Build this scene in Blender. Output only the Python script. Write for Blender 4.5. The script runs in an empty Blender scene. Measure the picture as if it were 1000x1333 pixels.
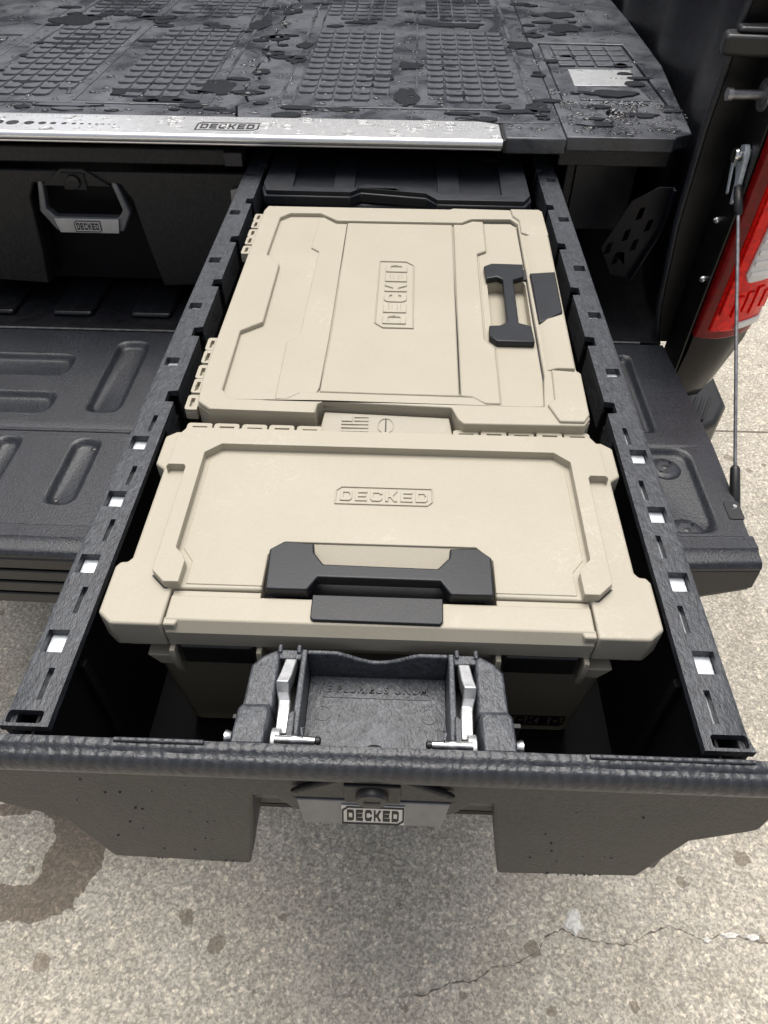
import bpy, bmesh, math, random
from mathutils import Vector, Matrix
from mathutils.geometry import tessellate_polygon
random.seed(7)
R = math.radians
S = bpy.context.scene
C = S.collection
ZO = 1.10                      # height of the drawer rails above the ground; shapes below are written relative to the rails

# ---------------------------------------------------------------- camera
cd = bpy.data.cameras.new('camera'); cam = bpy.data.objects.new('camera', cd); C.objects.link(cam)
right = Vector((0.99936786, 0.03492209, 0.00665766)); down = Vector((0.02979484, -0.72057533, -0.69273621)); fwd = Vector((-0.01939445, 0.69249667, -0.72116032))
m = Matrix((right, -down, -fwd)).transposed().to_4x4(); m.translation = Vector((0.01244, 0.0, 0.4745 + ZO))
cam.matrix_world = m
cd.sensor_fit = 'HORIZONTAL'; cd.sensor_width = 36.0; cd.lens = 0.924 * 36.0; cd.clip_start = 0.02; cd.clip_end = 400
S.camera = cam
# ---------------------------------------------------------------- sky, sun, exposure
SUN_EL, SUN_AZ = 74.0, -8.0    # azimuth from +Y towards +X
w = bpy.data.worlds.new('World'); S.world = w; w.use_nodes = True
nt = w.node_tree; bg = nt.nodes['Background']
sky = nt.nodes.new('ShaderNodeTexSky'); sky.sky_type = 'NISHITA'; sky.sun_disc = False
sky.sun_elevation = R(SUN_EL); sky.sun_rotation = R(SUN_AZ); sky.air_density = 1.0; sky.dust_density = 6.0; sky.ozone_density = 1.0
hs = nt.nodes.new('ShaderNodeHueSaturation'); hs.inputs['Saturation'].default_value = 0.42   # overcast: grey, not blue
nt.links.new(sky.outputs[0], hs.inputs['Color']); nt.links.new(hs.outputs[0], bg.inputs[0]); bg.inputs[1].default_value = 0.066
sl = bpy.data.lights.new('sun', 'SUN'); sl.energy = 1.5; sl.angle = R(45); sl.color = (1.0, 0.965, 0.91)
so = bpy.data.objects.new('sun', sl); C.objects.link(so); so.location = (0, 2, 6)
d = Vector((math.sin(R(SUN_AZ)) * math.cos(R(SUN_EL)), math.cos(R(SUN_AZ)) * math.cos(R(SUN_EL)), math.sin(R(SUN_EL))))
so.rotation_euler = d.to_track_quat('Z', 'Y').to_euler()
S.view_settings.view_transform = 'Standard'; S.view_settings.look = 'None'; S.view_settings.gamma = 1.0
S.view_settings.use_curve_mapping = False; S.view_settings.exposure = 1.10

# ---------------------------------------------------------------- materials
class NB:
    def __init__(s, name):
        s.m = bpy.data.materials.new(name); s.m.use_nodes = True; s.t = s.m.node_tree; s.b = s.t.nodes['Principled BSDF']
        s.tc = s.t.nodes.new('ShaderNodeTexCoord')
    def n(s, typ, ins=None, **kw):
        x = s.t.nodes.new(typ)
        for k, v in kw.items(): setattr(x, k, v)
        for k, v in (ins or {}).items():
            if hasattr(v, 'is_output'): s.t.links.new(v, x.inputs[k])
            else: x.inputs[k].default_value = v
        return x
    def set(s, **kw):
        for k, v in kw.items():
            k = k.replace('_', ' ')
            if hasattr(v, 'is_output'): s.t.links.new(v, s.b.inputs[k])
            else: s.b.inputs[k].default_value = v
    def coord(s, scale=(1, 1, 1), rot=(0, 0, 0)):
        return s.n('ShaderNodeMapping', {'Vector': s.tc.outputs['Object'], 'Scale': scale, 'Rotation': rot}).outputs[0]
    def noise(s, scale, detail=4, rough=.55, vec=None, dist=0):
        return s.n('ShaderNodeTexNoise', {'Vector': vec or s.tc.outputs['Object'], 'Scale': scale, 'Detail': detail, 'Roughness': rough, 'Distortion': dist}).outputs[0]
    def ramp(s, fac, a, b, lo=(0, 0, 0, 1), hi=(1, 1, 1, 1)):
        r = s.n('ShaderNodeValToRGB', {'Fac': fac}); e = r.color_ramp.elements
        e[0].position = a; e[1].position = b; e[0].color = lo; e[1].color = hi
        return r.outputs[0]
    def mix(s, f, a, b, mode='MIX'):
        x = s.n('ShaderNodeMix', data_type='RGBA', blend_type=mode)
        for k, v in ((0, f), (6, a), (7, b)):
            if hasattr(v, 'is_output'): s.t.links.new(v, x.inputs[k])
            else: x.inputs[k].default_value = v
        return x.outputs[2]
    def mth(s, op, a, b=0.0, c=0.0):
        x = s.n('ShaderNodeMath', operation=op)
        for k, v in enumerate((a, b, c)):
            if hasattr(v, 'is_output'): s.t.links.new(v, x.inputs[k])
            else: x.inputs[k].default_value = v
        return x.outputs[0]
    def bump(s, h, strength, dist=0.001, prev=None):
        i = {'Height': h, 'Strength': strength, 'Distance': dist}
        if prev: i['Normal'] = prev
        return s.n('ShaderNodeBump', i).outputs[0]
def rgb(r, g=None, b=None): return (r, r if g is None else g, r if b is None else b, 1)

def mat_tan():
    b = NB('tan_plastic')
    v = b.noise(9, 3); sm = b.ramp(b.noise(26, 6, .6, dist=1.6), .60, .72)
    base = b.mix(b.ramp(v, .3, .7), rgb(.375, .342, .272), rgb(.398, .364, .292))
    base = b.mix(b.mth('MULTIPLY', sm, .10), base, rgb(.50, .47, .40))
    area = b.ramp(b.noise(8, 3, .5), .56, .66); pass
    scr2 = b.ramp(b.n('ShaderNodeMath', {0: b.n('ShaderNodeMath', {0: b.noise(33, 6, .6, dist=2.2), 1: .5}, operation='SUBTRACT').outputs[0]}, operation='ABSOLUTE').outputs[0], .002, .012, rgb(1), rgb(0))
    base = b.mix(b.mth('MULTIPLY', b.mth('MULTIPLY', scr2, area), .38), base, rgb(.62, .59, .51))
    grain = b.noise(420, 3, .7); base = b.mix(.22, base, b.mix(1.0, base, b.ramp(grain, .3, .7, rgb(.86), rgb(1.14)), 'MULTIPLY'))
    dirt = b.ramp(b.noise(60, 8, .7), .62, .8)
    base = b.mix(b.mth('MULTIPLY', dirt, .07), base, rgb(.30, .26, .19))
    b.set(Base_Color=base, Roughness=b.mth('SUBTRACT', .44, b.mth('MULTIPLY', sm, .15)), Specular_IOR_Level=.35)
    b.set(Normal=b.bump(b.noise(420, 3), .12, .0005)); return b.m
def mat_tex(name, col, rough=.5, scale=330, strength=.55, streak=(1, .45, 1), rot=.5, dist=.0009, spec=.5):
    b = NB(name); vec = b.coord(streak, (0, 0, rot))
    n1 = b.noise(scale, 3, .6, vec); n2 = b.noise(scale * 2.6, 2, .5, vec); n0 = b.noise(14, 4, .6)
    c = b.mix(b.ramp(n0, .3, .72), rgb(*[x * .8 for x in col]), rgb(*[x * 1.2 for x in col]))
    c = b.mix(b.mth('MULTIPLY', b.ramp(n1, .5, .75), .35), c, rgb(*[x * 1.9 for x in col]))
    sp = b.ramp(b.noise(scale * .55, 5, .8, vec), .47, .64); c = b.mix(b.mth('MULTIPLY', sp, .7), c, rgb(*[x * 2.5 for x in col]))
    dk = b.ramp(b.noise(scale * .45, 4, .75, vec), .34, .48); c = b.mix(b.mth('MULTIPLY', b.mth('SUBTRACT', 1.0, dk), .75), c, rgb(*[x * .3 for x in col]))
    dust = b.ramp(b.noise(42, 8, .7), .6, .78); c = b.mix(b.mth('MULTIPLY', dust, .12), c, rgb(.16, .15, .14))
    b.set(Base_Color=c, Roughness=b.mth('ADD', rough - .06, b.mth('MULTIPLY', n0, .14)), Specular_IOR_Level=spec)
    b.set(Normal=b.bump(n1, strength, dist, b.bump(n2, strength * .5, dist * .5))); return b.m
def mat_simple(name, col, rough, metal=0, spec=.5, coat=0, var=.12, nscale=60, bump=0, bscale=300):
    b = NB(name); n = b.noise(nscale, 5, .6)
    c = b.mix(b.ramp(n, .3, .7), rgb(*[x * (1 - var) for x in col]), rgb(*[min(1, x * (1 + var)) for x in col]))
    b.set(Base_Color=c, Roughness=b.mth('ADD', rough * .85, b.mth('MULTIPLY', n, rough * .3)), Metallic=metal, Specular_IOR_Level=spec, Coat_Weight=coat, Coat_Roughness=.06)
    if bump: b.set(Normal=b.bump(b.noise(bscale, 3), bump, .0006))
    return b.m
def mat_deck():
    b = NB('wet_deck_plastic'); wet = b.ramp(b.noise(7, 6, .65, dist=.8), .42, .62); n = b.noise(420, 3); sp = b.ramp(b.noise(150, 4, .7), .58, .7)
    c = b.mix(wet, rgb(.092, .098, .112), rgb(.036, .039, .047)); c = b.mix(b.mth('MULTIPLY', sp, .4), c, rgb(.115, .122, .138)); c = b.mix(b.ramp(b.noise(95, 5, .75), .30, .42, rgb(.8), rgb(0)), c, rgb(.02, .021, .023))
    b.set(Base_Color=c, Roughness=b.mth('SUBTRACT', .42, b.mth('MULTIPLY', wet, .2)), Normal=b.bump(n, .5, .0009, b.bump(b.noise(70, 4), .35, .002)))
    return b.m
def mat_lip():
    b = NB('ribbed_lip_plastic'); wv = b.n('ShaderNodeTexWave', {'Vector': b.coord((1, 1, 1)), 'Scale': 34.0, 'Distortion': 5.0, 'Detail': 4.0, 'Detail Scale': 3.0}).outputs[1]
    n = b.noise(380, 3); c = b.mix(b.ramp(wv, .3, .9), rgb(.022, .0245, .030), rgb(.032, .035, .042))
    b.set(Base_Color=c, Roughness=.38, Normal=b.bump(wv, .4, .0010, b.bump(n, .6, .0008))); return b.m
def mat_concrete():
    b = NB('concrete'); P = b.tc.outputs['Object']
    big = b.noise(1.7, 5, .6); med = b.noise(11, 6, .65)
    vor = b.n('ShaderNodeTexVoronoi', {'Vector': P, 'Scale': 230.0, 'Randomness': 1.0}); cell = b.n('ShaderNodeSeparateColor', {0: vor.outputs['Color']}).outputs[0]
    vor2 = b.n('ShaderNodeTexVoronoi', {'Vector': P, 'Scale': 120.0}); cell2 = b.n('ShaderNodeSeparateColor', {0: vor2.outputs['Color']}).outputs[1]
    c = b.mix(b.ramp(med, .3, .72), rgb(.45, .412, .345), rgb(.60, .56, .485))
    c = b.mix(b.ramp(big, .35, .7), b.mix(1.0, c, rgb(.94, .93, .92), 'MULTIPLY'), c)
    agg = b.ramp(cell, .1, .95, rgb(.50), rgb(1.38)); c = b.mix(.60, c, b.mix(1.0, c, agg, 'MULTIPLY'))
    agg2 = b.ramp(cell2, .72, .99, rgb(1.0), rgb(1.6, 1.57, 1.5)); c = b.mix(.7, c, b.mix(1.0, c, agg2, 'MULTIPLY'))
    fine = b.ramp(b.noise(120, 8, .80), .32, .68, rgb(.48), rgb(1.36)); c = b.mix(.85, c, b.mix(1.0, c, fine, 'MULTIPLY'))
    pit = b.ramp(b.noise(140, 5, .75), .25, .33); c = b.mix(pit, rgb(.15, .13, .105), c)
    # oil spots
    vw = b.n('ShaderNodeVectorMath', {0: P, 1: b.n('ShaderNodeVectorMath', {0: b.n('ShaderNodeTexNoise', {'Vector': P, 'Scale': 60.0}).outputs[1], 1: (.02, .02, 0)}, operation='MULTIPLY').outputs[0]}, operation='ADD').outputs[0]
    v3 = b.n('ShaderNodeTexVoronoi', {'Vector': vw, 'Scale': 9.0}, voronoi_dimensions='2D'); rnd = b.n('ShaderNodeSeparateColor', {0: v3.outputs['Color']}).outputs[2]
    rad = b.mth('MULTIPLY', b.mth('POWER', rnd, 3.0), .15)
    spot = b.mth('LESS_THAN', v3.outputs['Distance'], rad)
    c = b.mix(b.mth('MULTIPLY', spot, .62), c, rgb(.17, .135, .095))
    # wet patch
    sx = b.n('ShaderNodeSeparateXYZ', {0: b.n('ShaderNodeVectorMath', {0: P, 1: b.n('ShaderNodeVectorMath', {0: b.n('ShaderNodeTexNoise', {'Vector': P, 'Scale': 13.0, 'Detail': 6.0}).outputs[1], 1: (.1, .1, 0)}, operation='MULTIPLY').outputs[0]}, operation='ADD').outputs[0]})
    def ell(cx, cy, rx, ry):
        a = b.mth('POWER', b.mth('DIVIDE', b.mth('SUBTRACT', sx.outputs[0], cx + .05), rx), 2.0); e = b.mth('POWER', b.mth('DIVIDE', b.mth('SUBTRACT', sx.outputs[1], cy + .05), ry), 2.0)
        return b.mth('LESS_THAN', b.mth('ADD', a, e), 1.0)
    wet = b.mth('MULTIPLY', ell(-.765, .480, .185, .130), b.mth('SUBTRACT', 1.0, ell(-.825, .500, .135, .078)))
    c = b.mix(b.mth('MULTIPLY', wet, .85), c, b.mix(1.0, c, rgb(.40, .35, .30), 'MULTIPLY'))
    c = b.mix(wet, c, b.mix(.35, c, rgb(.16, .135, .11)))
    h = b.mth('ADD', b.mth('MULTIPLY', cell, .4), b.mth('ADD', b.noise(260, 5, .7), b.mth('MULTIPLY', pit, .6)))
    b.set(Base_Color=c, Roughness=b.mth('SUBTRACT', .88, b.mth('MULTIPLY', wet, .3)), Normal=b.bump(h, .8, .003), Specular_IOR_Level=.3); return b.m
def mat_lens(name, col, scale, rough=.08, tr=.0):
    b = NB(name); wv = b.n('ShaderNodeTexVoronoi', {'Vector': b.tc.outputs['Object'], 'Scale': scale}); n = b.n('ShaderNodeSeparateColor', {0: wv.outputs['Color']}).outputs[0]
    c = b.mix(n, rgb(*[x * .75 for x in col]), rgb(*[min(1, x * 1.2) for x in col]))
    b.set(Base_Color=c, Roughness=.25, Coat_Weight=.2, Coat_Roughness=.03, Specular_IOR_Level=.2, Transmission_Weight=tr, Normal=b.bump(n, .5, .002)); return b.m

M = dict(
    tan=mat_tan(),
    rail=mat_tex('textured_rail_plastic', (.029, .032, .038), .40, 400, .8, dist=.0011),
    panel=mat_tex('drawer_face_plastic', (.0145, .0142, .0142), .48, 420, .6, (1, 1, .6), .3, .0010),
    tray=mat_tex('tray_plastic', (.042, .046, .054), .38, 400, .9, (1, .5, 1), .7, .0011),
    liner=mat_tex('sprayed_bed_liner', (.0145, .0165, .0215), .34, 360, .7, (1, 1, 1), 0, .0011),
    trim=mat_simple('black_trim_plastic', (.013, .013, .014), .40, bump=.15, var=.25),
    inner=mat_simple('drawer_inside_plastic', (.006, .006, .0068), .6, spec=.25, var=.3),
    jamb=mat_simple('dusty_black_jamb', (.006, .006, .0065), .38, spec=.35, var=.5, nscale=25),
    handle=mat_simple('charcoal_handle_plastic', (.0085, .0100, .0130), .38, spec=.4, bump=.15, bscale=500, var=.2),
    blackgloss=mat_simple('gloss_black_plastic', (.008, .008, .008), .16),
    darkbox=mat_simple('dark_case_plastic', (.016, .018, .023), .38, bump=.15, var=.2),
    paint=mat_simple('black_paint', (.004, .004, .0045), .20, coat=.05, spec=.16),
    bedblack=mat_tex('dirty_bed_liner', (.008, .0085, .011), .34, 160, .8, (1, 1, 1), 0, .001),
    deck=mat_deck(), lip=mat_lip(),
    alu=mat_simple('brushed_aluminium', (.86, .865, .87), .36, metal=1.0, var=.04, nscale=200),
    zinc=mat_simple('zinc_plated_steel', (.62, .66, .70), .4, metal=.5, var=.25, nscale=160),
    cast=mat_simple('cast_zinc', (.56, .565, .57), .45, metal=.85, var=.15, nscale=120, bump=.3, bscale=260),
    steel=mat_simple('steel', (.72, .71, .69), .22, metal=1.0, var=.15),
    dullsteel=mat_simple('dull_steel', (.30, .30, .31), .45, metal=.9, var=.3, nscale=90),
    bracket=mat_simple('dark_blue_black_bracket', (.003, .004, .0075), .45, spec=.3),
    ink=mat_simple('black_ink', (.010, .010, .011), .5),
    grey=mat_simple('grey_print', (.34, .345, .35), .5),
    bar=mat_simple('grey_anodised_bar', (.22, .225, .235), .42, metal=.6, var=.12),
    badge=mat_simple('silver_badge', (.52, .53, .54), .4, metal=.7, var=.08),
    red=mat_lens('red_lens', (.82, .010, .006), 160), darkred=mat_lens('dark_red_lens', (.20, .004, .005), 90),
    clear=mat_lens('clear_lens', (.86, .85, .84), 25),
    water=mat_simple('water_film', (.040, .042, .047), .05, spec=.5, var=.1),
    concrete=mat_concrete(), crack=mat_simple('crack_dirt', (.15, .13, .105), .95, var=.5), spall=mat_simple('spalled_cement', (.62, .60, .56), .9, var=.3, nscale=140, bump=.6),
    rubber=mat_simple('tyre_rubber', (.018, .018, .018), .8, bump=.3),
    glass=mat_simple('dark_glass', (.01, .012, .013), .05),
)
_dw = NB('droplets'); _dw.set(Base_Color=rgb(.9), Roughness=.02, Transmission_Weight=1.0, IOR=1.33); M['drop'] = _dw.m

# ---------------------------------------------------------------- mesh helpers
XY = lambda u, v, n: (u, v, n)
XZ = lambda u, v, n: (u, n, v)     # polygon in X,Z, thickness along Y
YZ = lambda u, v, n: (n, u, v)
def ext(bm, outer, d0, d1, holes=(), F=XY):
    loops = [list(outer)] + [list(h) for h in holes]
    base = []; top = []; idx = []
    for lp in loops:
        s = len(base)
        for (u, v) in lp:
            base.append(bm.verts.new(F(u, v, d0))); top.append(bm.verts.new(F(u, v, d1)))
        idx.append((s, len(lp)))
    if len(loops) == 1:
        fs = [bm.faces.new(base), bm.faces.new(top)]
    else:
        for t in tessellate_polygon([[Vector((u, v, 0)) for u, v in lp] for lp in loops]):
            for L in (base, top):
                try: bm.faces.new([L[i] for i in t])
                except ValueError: pass
    for s, n in idx:
        for i in range(n):
            a, b_ = s + i, s + (i + 1) % n
            bm.faces.new([base[a], base[b_], top[b_], top[a]])
    return bm
def box(bm, x0, x1, y0, y1, z0, z1): return ext(bm, [(x0, y0), (x1, y0), (x1, y1), (x0, y1)], z0, z1)
def loft(bm, secs, caps=True):     # list of equal-length rings of 3D points
    rows = [[bm.verts.new(p) for p in s] for s in secs]; n = len(rows[0])
    for a, b_ in zip(rows, rows[1:]):
        for i in range(n): bm.faces.new([a[i], a[(i + 1) % n], b_[(i + 1) % n], b_[i]])
    if caps: bm.faces.new(rows[0]); bm.faces.new(rows[-1])
    return bm
def tube(bm, pts, r, n=10):
    pts = [Vector(p) for p in pts]; secs = []
    for i, p in enumerate(pts):
        t = (pts[min(i + 1, len(pts) - 1)] - pts[max(i - 1, 0)]).normalized()
        a = t.orthogonal().normalized() if i == 0 else (pa - t * pa.dot(t)).normalized()
        pa = a; q = t.cross(a); rr = r[i] if isinstance(r, (list, tuple)) else r
        secs.append([p + (a * math.cos(k * 2 * math.pi / n) + q * math.sin(k * 2 * math.pi / n)) * rr for k in range(n)])
    return loft(bm, secs)
def lathe(bm, o, axis, prof, n=20):   # prof: (distance along axis, radius)
    o = Vector(o); ax = Vector(axis).normalized()
    return tube(bm, [o + ax * d for d, r in prof], [max(r, 1e-5) for d, r in prof], n)
def rnd(poly, r, n=4):
    out = []; N = len(poly)
    for i, p in enumerate(poly):
        p = Vector(p); a = Vector(poly[i - 1]); c = Vector(poly[(i + 1) % N]); ri = r[i] if isinstance(r, (list, tuple)) else r
        if ri <= 0: out.append(tuple(p)); continue
        da = (a - p); dc = (c - p); k = min(ri, da.length * .48, dc.length * .48)
        s = p + da.normalized() * k; e = p + dc.normalized() * k
        for j in range(n + 1):
            t = j / n; q = s * (1 - t) ** 2 + p * 2 * t * (1 - t) + e * t * t; out.append((q.x, q.y))
    return out
def rect(x0, x1, y0, y1, r=0, n=4):
    p = [(x0, y0), (x1, y0), (x1, y1), (x0, y1)]
    return rnd(p, r, n) if r else p
def mirx(pts, c=0.0): return [(2 * c - x, y) for x, y in reversed(pts)]

WL = {}
def thing(name, label, cat, loc, group=None):
    o = bpy.data.objects.new(name, None); C.objects.link(o); loc = Vector(loc) + Vector((0, 0, ZO)); o.location = loc; WL[o] = loc
    o.empty_display_size = .05; o['label'] = label; o['category'] = cat
    if group: o['group'] = group
    return o
def part(name, bm, m, parent=None, bev=0, seg=2, smooth=35, label=None, ang=40, kind=None, recentre=True):
    bmesh.ops.recalc_face_normals(bm, faces=bm.faces[:])
    me = bpy.data.meshes.new(name); bm.to_mesh(me); bm.free()
    me.transform(Matrix.Translation((0, 0, ZO)))
    c = Vector((0, 0, 0))
    if recentre and len(me.vertices):
        co = [v.co for v in me.vertices]; c = Vector([(min(p[i] for p in co) + max(p[i] for p in co)) / 2 for i in range(3)])
        me.transform(Matrix.Translation(-c))
    me.materials.append(M[m]); me.shade_smooth(); me.set_sharp_from_angle(angle=R(smooth))
    o = bpy.data.objects.new(name, me); C.objects.link(o); WL[o] = c
    o.location = c - (WL[parent] if parent else Vector((0, 0, 0)))
    if parent: o.parent = parent
    if bev:
        b = o.modifiers.new('bevel', 'BEVEL'); b.width = bev; b.segments = seg; b.limit_method = 'ANGLE'; b.angle_limit = R(ang); b.harden_normals = False
    if label: o['label'] = label
    if kind: o['kind'] = kind
    return o
def copypart(src, dv, parent):
    o = src.copy(); C.objects.link(o); WL[o] = WL[src] + Vector(dv); o.parent = parent; o.location = WL[o] - WL[parent]; return o
B = bmesh.new
def P(name, m, parent, outer, z0, z1, holes=(), F=XY, **kw):
    return part(name, ext(B(), outer, z0, z1, holes, F), m, parent, **kw)

def letters(word):
    t, c, w = .24, .18, .98; W = 1.0
    G = {'D': ([(0, 0), (w - c, 0), (w, c), (w, 1 - c), (w - c, 1), (0, 1)], [(t, t), (w - t - .02, t), (w - t, t + .05), (w - t, 1 - t - .05), (w - t - .02, 1 - t), (t, 1 - t)]),
         'E': ([(0, 0), (w, 0), (w, t), (t, t), (t, .5 - t / 2), (w * .92, .5 - t / 2), (w * .92, .5 + t / 2), (t, .5 + t / 2), (t, 1 - t), (w, 1 - t), (w, 1), (0, 1)], None),
         'C': ([(c, 0), (w - c, 0), (w, c), (w, .36), (w - t, .36), (w - t, t), (t, t), (t, 1 - t), (w - t, 1 - t), (w - t, .64), (w, .64), (w, 1 - c), (w - c, 1), (c, 1), (0, 1 - c), (0, c)], None),
         'K': ([(0, 0), (t, 0), (t, .38), (.42, .38), (.70, 0), (1.0, 0), (.62, .5), (1.0, 1), (.70, 1), (.42, .62), (t, .62), (t, 1), (0, 1)], None)}
    x = 0; out = []
    for ch in word:
        o, h = G[ch]; out.append(([(u + x, v) for u, v in o], [(u + x, v) for u, v in h] if h else None)); x += W + .24
    return out, x - .24
def logo(name, m, parent, o, u, v, W, H, depth, frame=True, fm=None, thick=.06, pad=.2):
    """DECKED inside a frame with two clipped corners; o = lower left corner, u/v unit directions"""
    o, u, v = Vector(o), Vector(u).normalized(), Vector(v).normalized(); n = u.cross(v)
    F = lambda a, b, e: tuple(o + u * a + v * b + n * e)
    bm = B(); L, tw = letters('DECKED'); lh = H * (1 - 2 * pad) if frame else H; lw = W - (2 * pad * H if frame else 0); sx = lw / tw
    ox, oy = ((W - lw) / 2, (H - lh) / 2)
    for a, h in L: ext(bm, [(ox + x * sx, oy + y * lh) for x, y in a], 0, depth, [[(ox + x * sx, oy + y * lh) for x, y in h]] if h else (), F)
    if frame:
        t = H * thick; k = H * .22
        oo = [(0, 0), (W - k, 0), (W, k), (W, H), (k, H), (0, H - k)]; ii = [(t, t), (W - k - t * .4, t), (W - t, k + t * .4), (W - t, H - t), (k + t * .4, H - t), (t, H - k - t * .4)]
        ext(bm, oo, 0, depth, [ii], F)
    return part(name, bm, m, parent, bev=.0007 if m == 'tan' else 0, seg=1)

# ================================================================ the ground
g = part('ground', ext(B(), [(-40, -40), (40, -40), (40, 40), (-40, 40)], -ZO - .15, -ZO), 'concrete', recentre=False); g['kind'] = 'structure'
jb = B()
for (a, b_) in (((-30, 1.944), (30, 1.954)),):
    ext(jb, [(a[0], a[1] - .004), (b_[0], b_[1] - .004), (b_[0], b_[1] + .004), (a[0], a[1] + .004)], -ZO + .0005, -ZO + .001)
part('expansion_joint', jb, 'crack', g)
def crack(pts, w0, name='crack'):
    pl = []
    for (x0, y0), (x1, y1) in zip(pts, pts[1:]):
        n = max(3, int(math.hypot(x1 - x0, y1 - y0) / .006))
        for i in range(n):
            t = i / n; pl.append((x0 + (x1 - x0) * t + random.uniform(-.0014, .0014), y0 + (y1 - y0) * t + random.uniform(-.0022, .0022)))
    bm = B(); up = []; lo = []
    for i, (x, y) in enumerate(pl):
        e = min(1, i / 12, (len(pl) - 1 - i) / 12); ww = w0 * (.25 + random.random() ** 2 * 1.1) * max(.12, e)
        up.append(bm.verts.new((x, y + ww, -ZO + .001))); lo.append(bm.verts.new((x, y - ww, -ZO + .001)))
    for i in range(len(pl) - 1): bm.faces.new([lo[i], lo[i + 1], up[i + 1], up[i]])
    return part(name, bm, 'crack', g)
crack([(.02, .262), (.09, .270), (.136, .290), (.186, .295), (.217, .3175), (.261, .324), (.307, .346), (.3255, .373), (.357, .3875), (.4146, .3697), (.488, .3645), (.53, .387), (.575, .402), (.632, .3776), (.681, .3926), (.744, .378), (.86, .365), (1.0, .38)], .0018)
crack([(.30, .475), (.335, .43), (.357, .3875)], .0009); crack([(.375, .37), (.39, .31), (.41, .24), (.40, .15)], .0009)
def blob(bm, cx, cy, rx, ry, z0, h, n=22, jag=.25, dome=.6):
    rr = [1 + random.uniform(-jag, jag) for _ in range(n)]; rr = [(rr[i - 1] + rr[i] * 2 + rr[(i + 1) % n]) / 4 for i in range(n)]
    secs = []
    for k, zz in ((1, 0), (dome, h)):
        secs.append([(cx + math.cos(i * 2 * math.pi / n) * rx * rr[i] * k, cy + math.sin(i * 2 * math.pi / n) * ry * rr[i] * k, z0 + zz) for i in range(n)])
    return loft(bm, secs)
for (x, y, rx, ry) in ((.386, .398, .020, .022), (.64, .3785, .010, .005), (.688, .3885, .020, .006), (.728, .386, .014, .006)):
    part('cement_patch', blob(B(), x, y, rx, ry, -ZO + .0004, .004, 26, .5, .8), 'spall', g)

# ================================================================ the truck
XC = -.287
mx = lambda x: 2 * XC - x
T = thing('pickup_truck', 'black pickup truck with its tailgate lowered and red tail light', 'truck', (XC, 2.0, -ZO))
TZ = -.265
# --- tailgate: inner skin with sunk pressings
tg_y = lambda x: .612 + .02 * (abs(x - XC) / .8) ** 2
edge = []
for i in range(13):
    x = mx(.507) + (2 * (.507 - XC)) * i / 12; edge.append((x, tg_y(x) + .03))
holes = []
def both(x0, x1, y0, y1, r):
    out = []
    for a, b_ in ((x0, x1), (mx(x1), mx(x0))): out.append(rect(a, b_, y0, y1, r))
    return out
holes += both(-.519, -.455, .920, 1.134, .022) + both(-.5095, -.459, .705, .855, .022)
holes += both(.400, .430, .905, 1.130, .014) + both(.352, .472, .686, .872, .03)
holes += both(-.632, -.587, .735, .856, .02)
holes += [rect(mx(-.578), -.578, 1.024, 1.088, .02)] if False else []
hh = rect(-.80, -.578, 1.020, 1.088, .022); hh2 = rect(-.80, -.573, .915, .976, .022)
sk = [(mx(.507), 1.165), *[(x, y) for x, y in edge], (.512, .88), (.500, 1.165)]
sk[0] = (mx(.500), 1.165)
PR = [(-.519, -.455, .920, 1.134, .024), (-.5095, -.459, .705, .855, .022), (.396, .432, .905, 1.130, .016), (.352, .472, .686, .872, .03), (-.632, -.587, .735, .856, .02)]
PR = [q for x0, x1, y0, y1, rr in PR for q in ((x0, x1, y0, y1, rr), (mx(x1), mx(x0), y0, y1, rr))] + [(-.80, -.578, 1.020, 1.088, .026), (-.80, -.573, .915, .976, .026)]
tg = part('tailgate', ext(B(), sk, TZ - .022, TZ, [rect(*q) for q in PR]), 'liner', T, bev=.0015, seg=2)
for x0, x1, y0, y1, rr in PR:
    secs = []
    for k in range(7):
        t = k / 6; o_ = .013 * t; z_ = TZ - .0002 - .0095 * (t * t * (3 - 2 * t))
        secs.append([(x, y, z_) for x, y in rect(x0 + o_, x1 - o_, y0 + o_, y1 - o_, max(.004, rr - o_ * .6), 6)])
    pb = B(); loft(pb, secs, caps=False); pb.faces.new([v for v in pb.verts][-len(secs[0]):])
    part('pressing', pb, 'liner', tg, smooth=70)
P('tailgate_pan', 'liner', tg, [(mx(.494), 1.160), (mx(.503), .665), (.503, .665), (.494, 1.160)], TZ - .060, TZ - .0105 - .001, bev=.003)
P('tailgate_seam', 'liner', tg, rect(mx(.44), .36, .868, .876), TZ - .003, TZ + .0022, bev=.002)
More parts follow.
